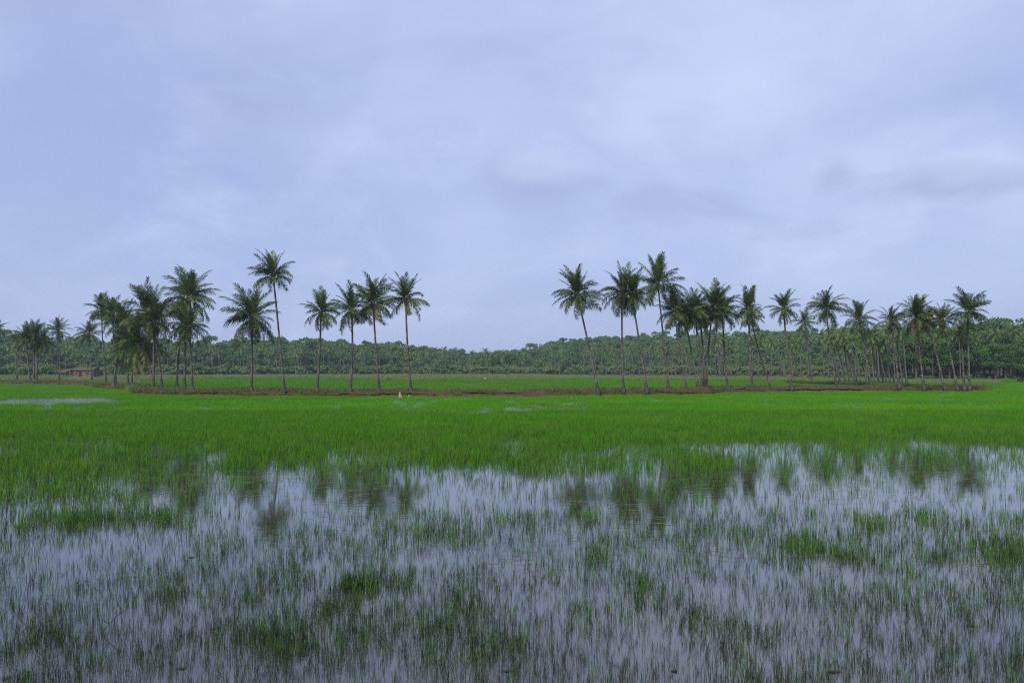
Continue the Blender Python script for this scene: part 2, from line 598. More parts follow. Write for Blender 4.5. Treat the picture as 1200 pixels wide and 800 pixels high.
# ------------------------------------------------------------------ palms
def frond_geo(seed, droop, n=30, wide=0.017, hang=0.45, sweep=0.0, rachis=True, ragged=0.1):
    """one pinnate palm leaf of unit length along +X, bending down in its XZ plane"""
    r = random.Random(seed)
    S = 16
    pts, ang, p = [], [], Vector((0, 0, 0))
    for i in range(S + 1):
        t = i / S
        a = -droop * t ** 1.4
        pts.append(p.copy())
        ang.append(a)
        p = p + Vector((math.cos(a), 0, math.sin(a))) / S
    mb = MB()
    if rachis:
        idx = list(range(0, S + 1, 2))
        mb.add(*tube([pts[i] for i in idx], [0.011 * (1 - 0.85 * i / S) for i in idx], 4, False))
    for k in range(n):
        t = 0.10 + 0.90 * (k + 0.5) / n
        s = t * S
        i = min(S - 1, int(s))
        q = pts[i].lerp(pts[i + 1], s - i)
        a = ang[i]
        fwd = Vector((math.cos(a), 0, math.sin(a)))
        up = Vector((-math.sin(a), 0, math.cos(a)))
        ln = 0.29 * (0.25 + 0.75 * math.sin(math.pi * min(1, 0.18 + 0.72 * t))) * (1 if t < 0.85 else 0.8)
        for sgn in (-1, 1):
            if r.random() < ragged:
                continue
            l = ln * r.uniform(0.7, 1.15)
            side = Vector((0, sgn, 0))
            d = (side * (0.72 + sgn * sweep) + fwd * (0.35 + 0.45 * t) + up * r.uniform(-0.05, 0.25)).normalized()
            g = Vector((0, 0, -1))
            h = hang * r.uniform(0.4, 1.5)
            w = fwd * wide * 0.5
            m1 = q + d * l * 0.5 + g * l * 0.10 * h
            tip = q + d * l * 0.88 + g * l * 0.75 * h
            b = len(mb.v)
            mb.v += [tuple(q - w), tuple(q + w), tuple(m1 + w * 1.1), tuple(m1 - w * 1.1), tuple(tip)]
            mb.f += [(b, b + 1, b + 2, b + 3), (b + 3, b + 2, b + 4)]
    return mb


FROND = {}
for kname, droops, mat, hang in (('up', (0.35, 0.6, 0.8), 'frond', 0.25), ('mid', (0.9, 1.15, 1.35, 1.0), 'frond', 0.55),
                                 ('low', (0.8, 1.05, 1.25), 'frond', 0.9), ('yellow', (1.0, 1.25), 'frond_yellow', 0.8),
                                 ('dead', (0.5, 0.8), 'frond_dead', 1.1)):
    FROND[kname] = [frond_geo(hash_i * 31 + len(kname) * 7, d, 40, 0.019, hang, 0.15 * ((hash_i % 3) - 1),
                              True, 0.13 if kname != 'dead' else 0.35).mesh('frond', M[mat]) for hash_i, d in enumerate(droops)]


def heart_geo(r):
    mb = MB()
    mb.add(*tube([(0, 0, -0.75), (0, 0, -0.4), (0, 0, 0.0), (0, 0, 0.35), (0, 0, 0.75)], [0.12, 0.19, 0.22, 0.15, 0.03], 8))
    for k in range(12):      # old leaf bases splayed round the stem
        a = k * 2.4 + r.random()
        z = -0.55 + 0.07 * k
        d = Vector((math.cos(a), math.sin(a), 0))
        mb.add(*tube([d * 0.1 + Vector((0, 0, z - 0.15)), d * 0.24 + Vector((0, 0, z + 0.1)), d * 0.42 + Vector((0, 0, z + 0.22))], [0.07, 0.06, 0.02], 4))
    return mb


HEART = [heart_geo(random.Random(i)).mesh('crown', M['heart']) for i in range(3)]


def coconut_geo(seed):
    r = random.Random(seed)
    mb = MB()
    for k in range(7):
        c = Vector((0.20 + r.uniform(-0.12, 0.16), r.uniform(-0.2, 0.2), -0.35 + r.uniform(-0.22, 0.1)))
        rad = r.uniform(0.10, 0.14)
        vs, fs = [], []
        for i, th in enumerate((0.0, 0.8, 1.57, 2.35, 3.14)):
            for j in range(6):
                ph = j * math.pi / 3
                vs.append(c + Vector((math.sin(th) * math.cos(ph), math.sin(th) * math.sin(ph), 1.2 * math.cos(th))) * rad)
        for i in range(4):
            for j in range(6):
                fs.append((i * 6 + j, (i + 1) * 6 + j, (i + 1) * 6 + (j + 1) % 6, i * 6 + (j + 1) % 6))
        mb.add(vs, fs)
    mb.add(*tube([(0.02, 0, 0.05), (0.14, 0, -0.1), (0.2, 0, -0.35)], [0.03, 0.025, 0.015], 5))
    return mb


COCO = [coconut_geo(i).mesh('coconut_bunch', M['coconut'], True) for i in range(3)]


def bez(a, m, b, n):
    """points of the curve from a to b that passes m half-way"""
    c = m * 2 - (a + b) * 0.5
    return [a * (1 - t) ** 2 + c * 2 * t * (1 - t) + b * t * t for t in (i / n for i in range(n + 1))]


def palm(seed, base_px, base_py, heart_px, heart_py, label, mid=None, r=25, n=26, low=0.0, dead=0, yellow=0, z=0.5, upright=0.0, group='coconut palms along the bank', thick=1.0, dy=0.0, nuts=True, lean=None):
    rr = random.Random(seed * 101 + 5)
    b = G(base_px, base_py, z)
    Y = b.y
    hp = Vector(((heart_px - 600) / F * (Y + dy), Y + dy, H + (HOR - heart_py) / F * (Y + dy)))
    if mid:
        mp = Vector(((mid[0] - 600) / F * Y, Y, H + (HOR - mid[1]) / F * Y))
        t = (mp.z - b.z) / (hp.z - b.z)
        lin = b.lerp(hp, t)
        off = mp - lin
        mdl = b.lerp(hp, 0.5) + Vector((off.x / max(0.3, 4 * t * (1 - t)), 0, 0))
    else:
        mdl = b.lerp(hp, 0.5) + Vector((rr.uniform(-0.25, 0.25), 0, 0))
    root = obj('coconut_palm', None, loc=b, label=label, category='palm', group=group)
    root.empty_display_size = 0.5
    pts = bez(Vector((0, 0, -0.4)), mdl - b, hp - b, 14)
    hgt = (hp - b).z
    rad = []
    for i, p in enumerate(pts):
        q = max(0, p.z)
        rad.append(thick * 0.78 * (0.125 + 0.05 * max(0, 1 - q / hgt) + 0.24 * math.exp(-q / 0.55)))
    vs, fs = tube(pts, rad, 9)
    tm = mesh('trunk', vs, fs, M['trunk'], True)
    obj('trunk', tm, root)
    top_dir = (pts[-1] - pts[-2]).normalized()
    crown = obj('crown', HEART[seed % 3], root, hp - b)
    lean_m = Vector((0, 0, 1)).rotation_difference((top_dir + Vector((0, 0, 1.2))).normalized()).to_matrix().to_4x4()
    crown.matrix_local = Matrix.Translation(hp - b) @ lean_m
    L = r / F * Y * 1.14
    az0 = rr.uniform(0, 6.28)
    wind = rr.uniform(-0.12, 0.12)
    n = int(n * 1.5)
    for i in range(n):
        t = (i + 0.5) / n
        if rr.random() < 0.06:
            continue
        el = R(88) * (1 - t ** 1.1) + R(-36 - 24 * low) * t ** 1.1 + rr.uniform(-0.30, 0.30) + upright * (1 - t) * 0.3
        az = az0 + i * 2.39996 + rr.uniform(-0.5, 0.5)
        ln = L * rr.uniform(0.72, 1.14) * (1.12 - 0.10 * min(1, t * 1.6))
        if t < 0.3:
            kind = 'up'
        elif t < 0.72:
            kind = 'mid'
        else:
            kind = 'low'
        if i >= n - yellow:
            kind = 'yellow'
        me = rr.choice(FROND[kind])
        f = obj('frond', me, crown)
        f.matrix_local = (Matrix.Translation(Vector((math.cos(az) * 0.12, math.sin(az) * 0.12, 0.25 - 0.5 * t)))
                          @ Matrix.Rotation(az, 4, 'Z') @ Matrix.Rotation(-el, 4, 'Y') @ Matrix.Rotation(rr.uniform(-0.9, 0.9) + wind, 4, 'X') @ Matrix.Scale(ln, 4))
    dead += rr.choice((0, 1, 1, 2))
    for i in range(dead):
        az = rr.uniform(0, 6.28)
        f = obj('frond', rr.choice(FROND['dead']), crown, label='dry brown dead frond hanging against the trunk')
        f.matrix_local = (Matrix.Translation(Vector((math.cos(az) * 0.15, math.sin(az) * 0.15, -0.4)))
                          @ Matrix.Rotation(az, 4, 'Z') @ Matrix.Rotation(R(rr.uniform(48, 72)), 4, 'Y') @ Matrix.Scale(L * rr.uniform(0.6, 0.85), 4))
    if nuts:
        for i in range(rr.choice((1, 2, 2))):
            c = obj('coconut_bunch', rr.choice(COCO), crown)
            c.matrix_local = Matrix.Translation((0, 0, -0.1)) @ Matrix.Rotation(rr.uniform(0, 6.28), 4, 'Z')
    return root


GL = 'palms of the dense clump at the bank corner'
GF = 'palms on the receding stretch of bank past the hut'
GM = 'palms spaced along the middle of the bank'
GR = 'palms along the bank beyond the gap'
GC = 'palms crowding where the bank bends'
GE = 'palms at the far end of the bank'
# far corner clump
palm(1, 190, 456, 176, 366, 'large palm with pale leaning trunk, foremost of the dense clump at bank corner', (184, 408), 29, 32, 0.3, 1, 1, group=GL, thick=1.1)
palm(2, 216.5, 456, 221, 348, 'tall palm whose big crown rides directly above a lower palm crown at the clump', (217, 400), 29, 30, 0.1, 0, 1, group=GL)
palm(3, 225.5, 456.5, 221.5, 384, 'shorter palm with drooping crown right below the tall palm of the clump', (224, 420), 25, 24, 0.7, 1, 1, group=GL)
palm(4, 181, 455.5, 163, 404, 'low palm with wide yellowish drooping fronds in the middle of the clump', (176, 432), 29, 30, 0.9, 1, 5, group=GL)
palm(5, 125, 450.5, 119, 363, 'tall thin palm at the back of the clump with pale trunk', (121, 410), 17, 24, 0.2, group=GL)
palm(6, 108, 447.8, 104, 391, 'small palm at the outer edge of the clump nearest the hut', (106, 420), 14, 22, 0.6, group=GL)
palm(7, 136, 451.5, 132, 368, 'palm tucked beside the tall thin one in the back of the clump', (134, 412), 19, 24, 0.3, group=GL)
palm(8, 133, 452.5, 141, 412, 'stubby palm with yellow drooping skirt low in the clump', (135, 435), 20, 22, 1.0, 1, 5, group=GL)
palm(9, 150, 452.6, 146, 381, 'palm with full green crown in the heart of the clump', (149, 420), 23, 28, 0.5, group=GL)
palm(10, 180, 456.5, 181, 378, 'dark straight palm half hidden behind the large leaning palm, dead fronds hanging', (180, 420), 20, 22, 0.8, 3, 0, group=GL)
palm(11, 207, 455.5, 214, 378, 'slim palm standing behind the twin stacked crowns', (209, 420), 17, 20, 0.4, 1, 0, group=GL)
palm(12, 155, 452.8, 152, 398, 'short bushy palm in the thick of the clump behind yellow fronds', (154, 428), 21, 24, 0.6, 0, 2, group=GL)
# receding stretch
palm(13, 36, 447.2, 31, 397, 'palm with thick grey trunk in the tight trio past the hut', (33, 425), 15, 26, 0.6, group=GF, thick=1.4)
palm(14, 40, 447.2, 41, 393, 'tallest palm of the tight trio standing past the hut', (40, 425), 15, 28, 0.5, group=GF, thick=1.4)
palm(15, 43, 447.2, 50, 401, 'lowest palm of the tight trio standing past the hut', (44, 425), 14, 26, 0.8, group=GF, thick=1.3)
palm(16, 69, 447.3, 68, 387, 'single airy palm rising between the trio and the hut', (70, 420), 13, 22, 0.3, 1, 0, group=GF)
palm(17, 20, 446.8, 18, 398, 'small dark palm peeping from behind the tight trio', (19, 424), 9, 18, 0.3, group=GF, nuts=False)
palm(18, -4, 446.8, -3, 385, 'palm cut by the picture edge with only half its crown showing', (-4, 420), 11, 20, 0.2, group=GF)
# middle of the bank
palm(20, 294.5, 459, 295, 372, 'broad shaggy palm with dead fronds hanging down its short trunk', (295, 415), 32, 30, 0.4, 4, 2, group=GM)
palm(21, 333.7, 459.5, 320, 322, 'tallest palm of all, slender bent trunk under a compact crown', (326.5, 387), 24, 28, -0.3, 0, 0, group=GM)
palm(22, 371, 458.5, 376, 365, 'slim upright palm with small round crown and one drooping side', (375, 405), 20, 25, 0.4, 1, 0, group=GM)
palm(23, 410, 459, 411.5, 362, 'palm whose crown merges with its taller neighbour, straight trunk', (413, 405), 23, 26, 0.4, 1, 0, group=GM)
palm(24, 444.6, 459, 437, 355, 'dense palm with long yellow frond hanging from its tall crown', (440, 401), 26, 30, 0.3, 1, 3, group=GM)
palm(25, 482, 459, 475.7, 350, 'palm above the pale pointed stone, trunk curving out at its foot', (477, 396), 23, 25, -0.1, 0, 0, group=GM)
# beyond the gap
palm(30, 701.7, 459, 676, 345, 'palm leaning strongly over the gap with long diagonal trunk', (688, 396), 27, 28, 0.2, 1, 1, group=GR)
palm(31, 730.7, 458.5, 729, 343, 'palm with dead straight vertical trunk beside the leaning one', (729, 400), 25, 28, 0.2, 0, 0, group=GR)
palm(32, 758.7, 458.5, 740, 345, 'leaning palm whose crown overlaps that of the straight palm', (750, 405), 22, 26, 0.3, 0, 1, group=GR)
palm(33, 783.7, 457.5, 771, 333, 'tall palm with open fan of upright fronds', (777, 392), 26, 24, -0.2, 0, 0, group=GR, upright=0.6)
palm(34, 805.7, 457, 790, 364, 'thin-trunked palm first of the crowded bend with dark drooping crown', (798, 415), 21, 24, 0.5, 1, 0, group=GC, thick=0.8)
palm(35, 819, 456.5, 802, 370, 'leaning outer palm of the bundled trunks at the bend', (811, 415), 21, 26, 0.5, 1, 1, group=GC, thick=1.1)
palm(36, 823, 456.5, 814, 362, 'middle palm of the bundled trunks at the bend', (819, 412), 22, 26, 0.3, 1, 1, group=GC, thick=1.1)
palm(37, 825.5, 456.2, 820, 372, 'inner palm of the bundled trunks at the bend, crown half covered', (824, 415), 19, 22, 0.5, 1, 0, group=GC)
palm(38, 828, 456, 836, 360, 'palm bowing outward from the bundled trunks at the bend', (831, 400), 24, 28, 0.3, 0, 1, group=GC)
palm(39, 852.5, 455.6, 846, 365, 'palm just past the bundled trunks with crown touching theirs', (849, 410), 21, 26, 0.4, 0, 1, group=GC)
palm(40, 881.4, 455.5, 877, 362, 'palm with spreading crown between the bundle and the shaggy one', (879, 410), 20, 26, 0.3, 0, 0, group=GR)
palm(41, 905, 454.6, 880, 372, 'slanting palm whose thin trunk crosses to its neighbour crown', (889, 410), 14, 18, 0.6, 1, 0, group=GR, thick=0.8)
palm(42, 928, 455.5, 918, 362, 'shaggy-necked palm with sparse splayed crown and dead leaves under it', (922, 405), 18, 20, 0.3, 4, 0, group=GR)
palm(43, 951, 450, 943, 377, 'small palm with flat little crown behind the shaggy-necked one', (948, 405), 13, 20, 0.3, 0, 0, z=FIELD_Z, group=GR)
palm(44, 980, 449.2, 968, 362, 'full round-crowned palm with pale leaning trunk on the inner bank', (973, 405), 21, 30, 0.2, 2, 0, z=0.75, group=GE)
palm(45, 1021, 450.5, 1007, 375, 'palm of medium height next along the inner bank with pale trunk', (1014, 412), 18, 25, 0.3, 1, 0, z=0.75, group=GE)
palm(46, 1054, 453, 1044, 375, 'thin palm with small open crown between two fuller palms', (1049, 412), 16, 21, 0.3, 2, 0, z=0.75, group=GE)
palm(47, 1083, 455.5, 1074, 371, 'tall dense dark palm with towering crown near the bank end', (1077, 405), 21, 34, 0.3, 1, 0, group=GE, upright=0.3)
palm(48, 1108, 455.5, 1088, 379, 'palm leaning behind the dense dark one at the bank end', (1097, 415), 15, 20, 0.4, 1, 0, group=GE)
palm(49, 1122, 455.3, 1104, 375, 'palm with brown dead skirt and arching fronds near the bank end', (1113, 412), 16, 22, 0.3, 5, 0, group=GE)
palm(50, 1130, 455.3, 1125.5, 388, 'slim half-hidden palm next to the last straight palm', (1128, 420), 11, 16, 0.7, 1, 0, group=GE)
palm(51, 1136, 455.6, 1134, 365, 'last palm at the bank end, straight trunk and wide windblown crown', (1135, 410), 23, 28, 0.2, 0, 0, group=GE)

STRETCH = [(20, 'past the tight trio of palms'), (75, 'behind the tight trio of palms'), (120, 'behind the red brick hut'), (240, 'behind the dense palm clump'),
           (310, 'behind the broad shaggy palm'), (352, 'behind the tallest bent palm'), (425, 'behind the slim upright palm'), (500, 'behind the palm above the pointed stone'), (560, 'in the open gap beside the pointed-stone palm'),
           (640, 'below the dip in the skyline'), (715, 'behind the palm leaning over the gap'), (790, 'behind the straight-trunked palm'), (865, 'behind the bundled trunks at the bend'),
           (935, 'behind the shaggy-necked palm'), (1000, 'behind the full round-crowned palm'), (1060, 'behind the thin open-crowned palm'), (1145, 'behind the last palms of the bank'), (9999, 'clear of the bank end')]


def where(px):
    return next(w for lim, w in STRETCH if px < lim)


# --- smaller palms of the groves: trunk and crown only, shared meshes
def grove_palm_meshes(seed, hgt=11.5):
    r = random.Random(seed)
    top = Vector((r.uniform(-1.2, 1.2), r.uniform(-0.5, 0.5), hgt))
    pts = bez(Vector((0, 0, -0.5)), Vector((top.x * 0.3, top.y * 0.3, hgt * 0.5)), top, 7)
    vs, fs = tube(pts, [0.17 + 0.26 * math.exp(-max(0, p.z) / 0.7) for p in pts], 6)
    tm = mesh('trunk', vs, fs, M['far_trunk'], True)
    mb = MB()
    n = 21
    for i in range(n):
        t = (i + 0.5) / n
        el = R(80) * (1 - t) + R(-42) * t + r.uniform(-0.15, 0.15)
        az = i * 2.39996 + r.uniform(-0.3, 0.3)
        g = frond_geo(seed * 50 + i, r.uniform(0.7, 1.3), 13, 0.05, 0.7, 0, False, 0.05)
        mt = Matrix.Translation(top) @ Matrix.Rotation(az, 4, 'Z') @ Matrix.Rotation(-el, 4, 'Y') @ Matrix.Scale(r.uniform(2.3, 3.0), 4)
        mb.add([mt @ Vector(v) for v in g.v], g.f)
    return tm, mb.mesh('crown', M['far_frond'])


GP = [grove_palm_meshes(i) for i in range(7)]


def grove_palm(px, y, s, label, group, z=None, rot=None, r=rng):
    u = (px - 600) / F
    tm, cm = r.choice(GP)
    zz = terrain(px, y) if z is None else z
    root = obj('grove_palm', None, loc=(u * y, y, zz), label=label, category='palm', group=group)
    root.rotation_euler = (0, rot or 0, r.uniform(-0.9, 0.9) if rot else r.uniform(0, 6.28))
    root.scale = (s, s, s * r.uniform(0.92, 1.08))
    obj('trunk', tm, root)
    obj('crown', cm, root)
    return root


# leaning row behind the bank end (bases on the inner bank and just behind it)
for i in range(17):
    px = 985 + i * 4.9 + rng.uniform(-1.5, 1.5)
    y = interp(px, [985, 1065], [176, 150]) + rng.uniform(0, 12)
    grove_palm(px, y, rng.uniform(0.74, 0.90), 'leaning pale-trunked palm in the crowded row behind the inner bank', 'leaning palms behind the inner bank', FIELD_Z, rot=-rng.uniform(0.12, 0.26))
# plantation behind the right half of the field
npl = 0
for row in range(4):
    for i in range(26):
        if rng.random() < 0.15:
            continue
        px = 690 + i * 14.2 + rng.uniform(-5, 5) + row * 3
        y = interp(px, [690, 1060], [330, 205]) + row * rng.uniform(11, 15) + rng.uniform(-4, 4)
        if y > edge_y(px) + 15:
            continue
        grove_palm(px, y, rng.uniform(0.92, 1.22) * interp(px, [690, 790, 860, 1060], [0.70, 0.76, 0.98, 0.92]), 'slender pale-trunked plantation palm ' + where(px), 'plantation palms ' + where(px), FIELD_Z, rot=rng.uniform(-0.14, 0.05))
        npl += 1
# treeline palms at the foot of the hills
for row in range(3):
    for i in range(62):
        px = -25 + i * 12.0 + rng.uniform(-6, 6)
        if rng.random() < (0.45 if px < 560 else 0.65):
            continue
        y = edge_y(px) - 4 + row * 12 + rng.uniform(-4, 4)
        grove_palm(px, y, rng.uniform(0.72, 1.05), 'small distant treeline palm ' + where(px), 'treeline palms ' + where(px))

# ------------------------------------------------------------------ broadleaf trees
def broadleaf(seed, lobes, per, leaf, mat, hgt=9.5, wid=4.2):
    r = np.random.default_rng(seed)
    vs, fs = [], []
    cen = []
    for k in range(lobes):
        a = r.uniform(0, 6.283)
        zf = r.uniform(0.0, 1.0)
        rad = wid * (0.25 + 0.5 * math.sin(math.pi * (0.15 + 0.75 * zf))) * r.uniform(0.4, 1.0)
        c = np.array([rad * math.cos(a), rad * math.sin(a), hgt * (0.30 + 0.56 * zf)])
        s = wid * r.uniform(0.28, 0.48) * (1.1 - 0.3 * zf)
        cen.append((c, s))
        d = r.normal(size=(per, 3))
        d /= np.linalg.norm(d, axis=1)[:, None]
        d[:, 2] = np.where(d[:, 2] < -0.3, -d[:, 2] * 0.7, d[:, 2])
        q = c + d * s * (r.uniform(0.62, 1.06, (per, 1))) * np.array([1, 1, 0.75])
        nrm = d + r.normal(size=(per, 3)) * 0.55
        nrm /= np.linalg.norm(nrm, axis=1)[:, None]
        a1 = np.cross(nrm, r.normal(size=(per, 3)))
        a1 /= np.linalg.norm(a1, axis=1)[:, None]
        a2 = np.cross(nrm, a1)
        l = leaf * r.uniform(0.6, 1.3, (per, 1))
        for i in range(per):
            b = len(vs)
            vs += [q[i] - a1[i] * l[i], q[i] + a2[i] * l[i] * 0.55, q[i] + a1[i] * l[i], q[i] - a2[i] * l[i] * 0.55]
            fs.append((b, b + 1, b + 2, b + 3))
    cm = mesh('crown', vs, fs, mat)
    mb = MB()
    mb.add(*tube([(0, 0, -0.6), (0.05, 0, 1.2), (0.15, 0.1, hgt * 0.45), (0.1, 0.1, hgt * 0.7)], [0.38, 0.26, 0.17, 0.06], 7))
    for c, s in cen[:6]:
        mb.add(*tube([(0.12, 0.08, hgt * 0.34), tuple(np.array([0.1, 0.1, hgt * 0.34]) * 0.4 + c * 0.6), tuple(c)], [0.13, 0.08, 0.03], 5))
    return mb.mesh('trunk', M['bark'], True), cm


BT = [broadleaf(i, 13, 55, 0.42, M['tree'], 9.0 + i * 0.5, 3.9 + 0.3 * (i % 3)) for i in range(6)]        # for the hills
BF = [broadleaf(40 + i, 22, 130, 0.22, M['forest'], 10.0 + i * 0.6, 4.0 + 0.4 * (i % 3)) for i in range(5)]  # for the nearer dark wood


def tree(px, y, s, label, group, pool, sz=1.0, name='broadleaf_tree', z=None):
    u = (px - 600) / F
    tm, cm = rng.choice(pool)
    root = obj(name, None, loc=(u * y, y, terrain(px, y) if z is None else z), label=label, category='tree', group=group)
    root.rotation_euler = (0, 0, rng.uniform(0, 6.28))
    root.scale = (s, s, s * sz)
    obj('trunk', tm, root)
    obj('crown', cm, root)
    return root


# singled-out trees that break the skyline
def sky_tree(px, py_top, y, s, label):
    t = tree(px, y, s, label, 'trees standing out on the skyline', BT)
    return t


sky_tree(601, 407, 430, 1.12, 'round-topped tree breaking the dip in the skyline of the hills')
sky_tree(347, 397, 420, 1.25, 'big dark tree rising above the treeline behind the middle palms')
sky_tree(432, 400, 430, 1.15, 'dark tree above the treeline behind the yellow-fronded palm')
sky_tree(465, 404, 440, 1.0, 'lower round tree above the treeline near the pale stone palm')
sky_tree(613, 410, 440, 0.95, 'small round tree beside the tree in the skyline dip')
sky_tree(185, 398, 400, 1.2, 'tall dark tree behind the dense palm clump')
# dark wood at the right end
for i in range(120):
    px = 1030 + 215 * rng.random()
    y = edge_y(px) + 3 + 75 * rng.random() ** 1.3
    tree(px, y, rng.uniform(0.85, 1.15), 'dense dark green tree of the near wood ' + where(px), 'dark wood trees ' + where(px), BF)
for i in range(14):
    px = 1065 + i * 13 + rng.uniform(-5, 5)
    y = edge_y(px) - 1 + rng.uniform(0, 30)
    grove_palm(px, y, rng.uniform(0.7, 1.05), 'palm crown showing among dark wood trees ' + where(px), 'palms in the dark wood ' + where(px))
# foot-of-hill trees one can tell apart
for i in range(150):
    px = -25 + 1045 * rng.random()
    y = edge_y(px) + 8 + 70 * rng.random()
    tree(px, y, rng.uniform(0.65, 1.0) * interp(px, [450, 520, 590, 640], [1, 0.7, 0.7, 1]), 'mid green broadleaf tree at the hill foot ' + where(px), 'hill foot trees ' + where(px), BT)


# ------------------------------------------------------------------ scattering of what nobody could count
def scatter(name, pts, rz, sc, vi, meshes, label, cat, tilt=None):
    coll = bpy.data.collections.new(name + '_pieces')
    for i, me in enumerate(meshes):
        o = bpy.data.objects.new('%s_piece_%02d' % (name, i), me)
        coll.objects.link(o)
    n = len(pts)
    me = bpy.data.meshes.new(name)
    me.vertices.add(n)
    me.vertices.foreach_set('co', np.asarray(pts, np.float32).ravel())
    for an, arr, ty in (('rz', rz, 'FLOAT'), ('sc', sc, 'FLOAT'), ('vi', vi, 'INT'), ('tl', tilt if tilt is not None else np.zeros(n), 'FLOAT')):
        a = me.attributes.new(an, ty, 'POINT')
        a.data.foreach_set('value', np.asarray(arr, np.int32 if ty == 'INT' else np.float32))
    o = obj(name, me, kind='stuff', label=label, category=cat)
    ng = bpy.data.node_groups.new(name, 'GeometryNodeTree')
    ng.interface.new_socket('Geometry', in_out='INPUT', socket_type='NodeSocketGeometry')
    ng.interface.new_socket('Geometry', in_out='OUTPUT', socket_type='NodeSocketGeometry')
    N = ng.nodes.new
    gi, go = N('NodeGroupInput'), N('NodeGroupOutput')
    ci = N('GeometryNodeCollectionInfo')
    ci.inputs['Collection'].default_value = coll
    ci.inputs['Separate Children'].default_value = True
    ci.inputs['Reset Children'].default_value = True
    iop = N('GeometryNodeInstanceOnPoints')
    iop.inputs['Pick Instance'].default_value = True

    def attr(an, ty):
        a = N('GeometryNodeInputNamedAttribute')
        a.data_type = ty
        a.inputs['Name'].default_value = an
        return a.outputs[0]
    cx = N('ShaderNodeCombineXYZ')
    L = ng.links.new
    L(attr('tl', 'FLOAT'), cx.inputs[0])
    L(attr('rz', 'FLOAT'), cx.inputs[2])
    L(gi.outputs[0], iop.inputs['Points'])
    L(ci.outputs[0], iop.inputs['Instance'])
    L(attr('vi', 'INT'), iop.inputs['Instance Index'])
    L(cx.outputs[0], iop.inputs['Rotation'])
    L(attr('sc', 'FLOAT'), iop.inputs['Scale'])
    L(iop.outputs[0], go.inputs[0])
    md = o.modifiers.new('scatter', 'NODES')
    md.node_group = ng
    return o


# the rest of the wooded hills
hp_, hr_ = [], []
for i in range(9000):
    px = -330 + 1880 * rng.random()
    y0, yr = edge_y(px), ridge_y(px)
    y = y0 + 20 + (yr + 60 - y0 - 20) * rng.random() ** 0.8
    if y / 800 < rng.random() * 0.95:
        continue
    hp_.append(((px - 600) / F * y, y, terrain(px, y)))
n = len(hp_)
scatter('hill_forest', hp_, nrng.uniform(0, 6.28, n), nrng.uniform(0.72, 1.06, n) ** 2 * nrng.choice([0.75, 1.0, 1.2], n), nrng.integers(0, 6, n), [b[1] for b in BT],
        'far wooded hillside of mixed green trees', 'forest')
# undergrowth at the wood edges
M['shrub'] = leaf_mat('light green shrubs', (0.08, 0.14, 0.03), (0.13, 0.20, 0.045), (0.17, 0.21, 0.07), 0.35, 0.06, 0.2, 0.6, (0.45, 0.75), 0.6)
SHRUB = [broadleaf(90 + i, 7, 60, 0.22, M['shrub'], 2.6, 1.9)[1] for i in range(3)]
BUSH = [broadleaf(80 + i, 7, 60, 0.20, M['tree'], 2.2, 1.5)[1] for i in range(3)]
up = []
for i in range(1500):
    px = -150 + 1170 * rng.random()
    y = edge_y(px) - 3 + 14 * rng.random()
    if 66 < px < 122:
        y += 26
    up.append(((px - 600) / F * y, y, terrain(px, y) - 0.5))
for i in range(300):
    px = 1010 + 330 * rng.random()
    y = edge_y(px) + 5 + 9 * rng.random()
    up.append(((px - 600) / F * y, y, terrain(px, y) - 0.8))
n = len(up)
scatter('undergrowth', up, nrng.uniform(0, 6.28, n), np.where(np.array([q[1] for q in up]) > 300, nrng.uniform(0.8, 2.2, n), nrng.uniform(0.5, 1.1, n)), np.where(nrng.uniform(0, 1, n) < np.where(np.array([600 + F * q[0] / q[1] for q in up]) < 1010, 0.6, 0.0), nrng.integers(3, 6, n), nrng.integers(0, 3, n)), BUSH + SHRUB, 'tangled undergrowth along the wood edge', 'undergrowth')


# --- grasses
def blades(seed, count, radius, h0, h1, w, mat, segs=2, bend=0.25, square=False):
    r = np.random.default_rng(seed)
    vs, fs = [], []
    for k in range(count):
        if square:
            x, y = r.uniform(-radius, radius, 2)
        else:
            a = r.uniform(0, 6.283)
            q = radius * math.sqrt(r.uniform())
            x, y = q * math.cos(a), q * math.sin(a)
        h = r.uniform(h0, h1)
        a = r.uniform(0, 6.283)
        b = abs(r.normal(0, bend)) * h
        face = r.uniform(0, 6.283)
        wx, wy = math.cos(face) * w * 0.5, math.sin(face) * w * 0.5
        base = len(vs)
        for s in range(segs):
            t = s / segs
            ww = 1.0 - 0.35 * t
            cx, cy = x + math.cos(a) * b * t * t, y + math.sin(a) * b * t * t
            vs += [(cx - wx * ww, cy - wy * ww, h * t - (0.04 if s == 0 else 0)), (cx + wx * ww, cy + wy * ww, h * t - (0.04 if s == 0 else 0))]
        vs.append((x + math.cos(a) * b, y + math.sin(a) * b, h * (1 - 0.25 * min(1, b / h))))
        for s in range(segs - 1):
            i = base + 2 * s
            fs.append((i, i + 1, i + 3, i + 2))
        i = base + 2 * (segs - 1)
        fs.append((i, i + 1, i + 2))
    return mesh('blades', vs, fs, mat)


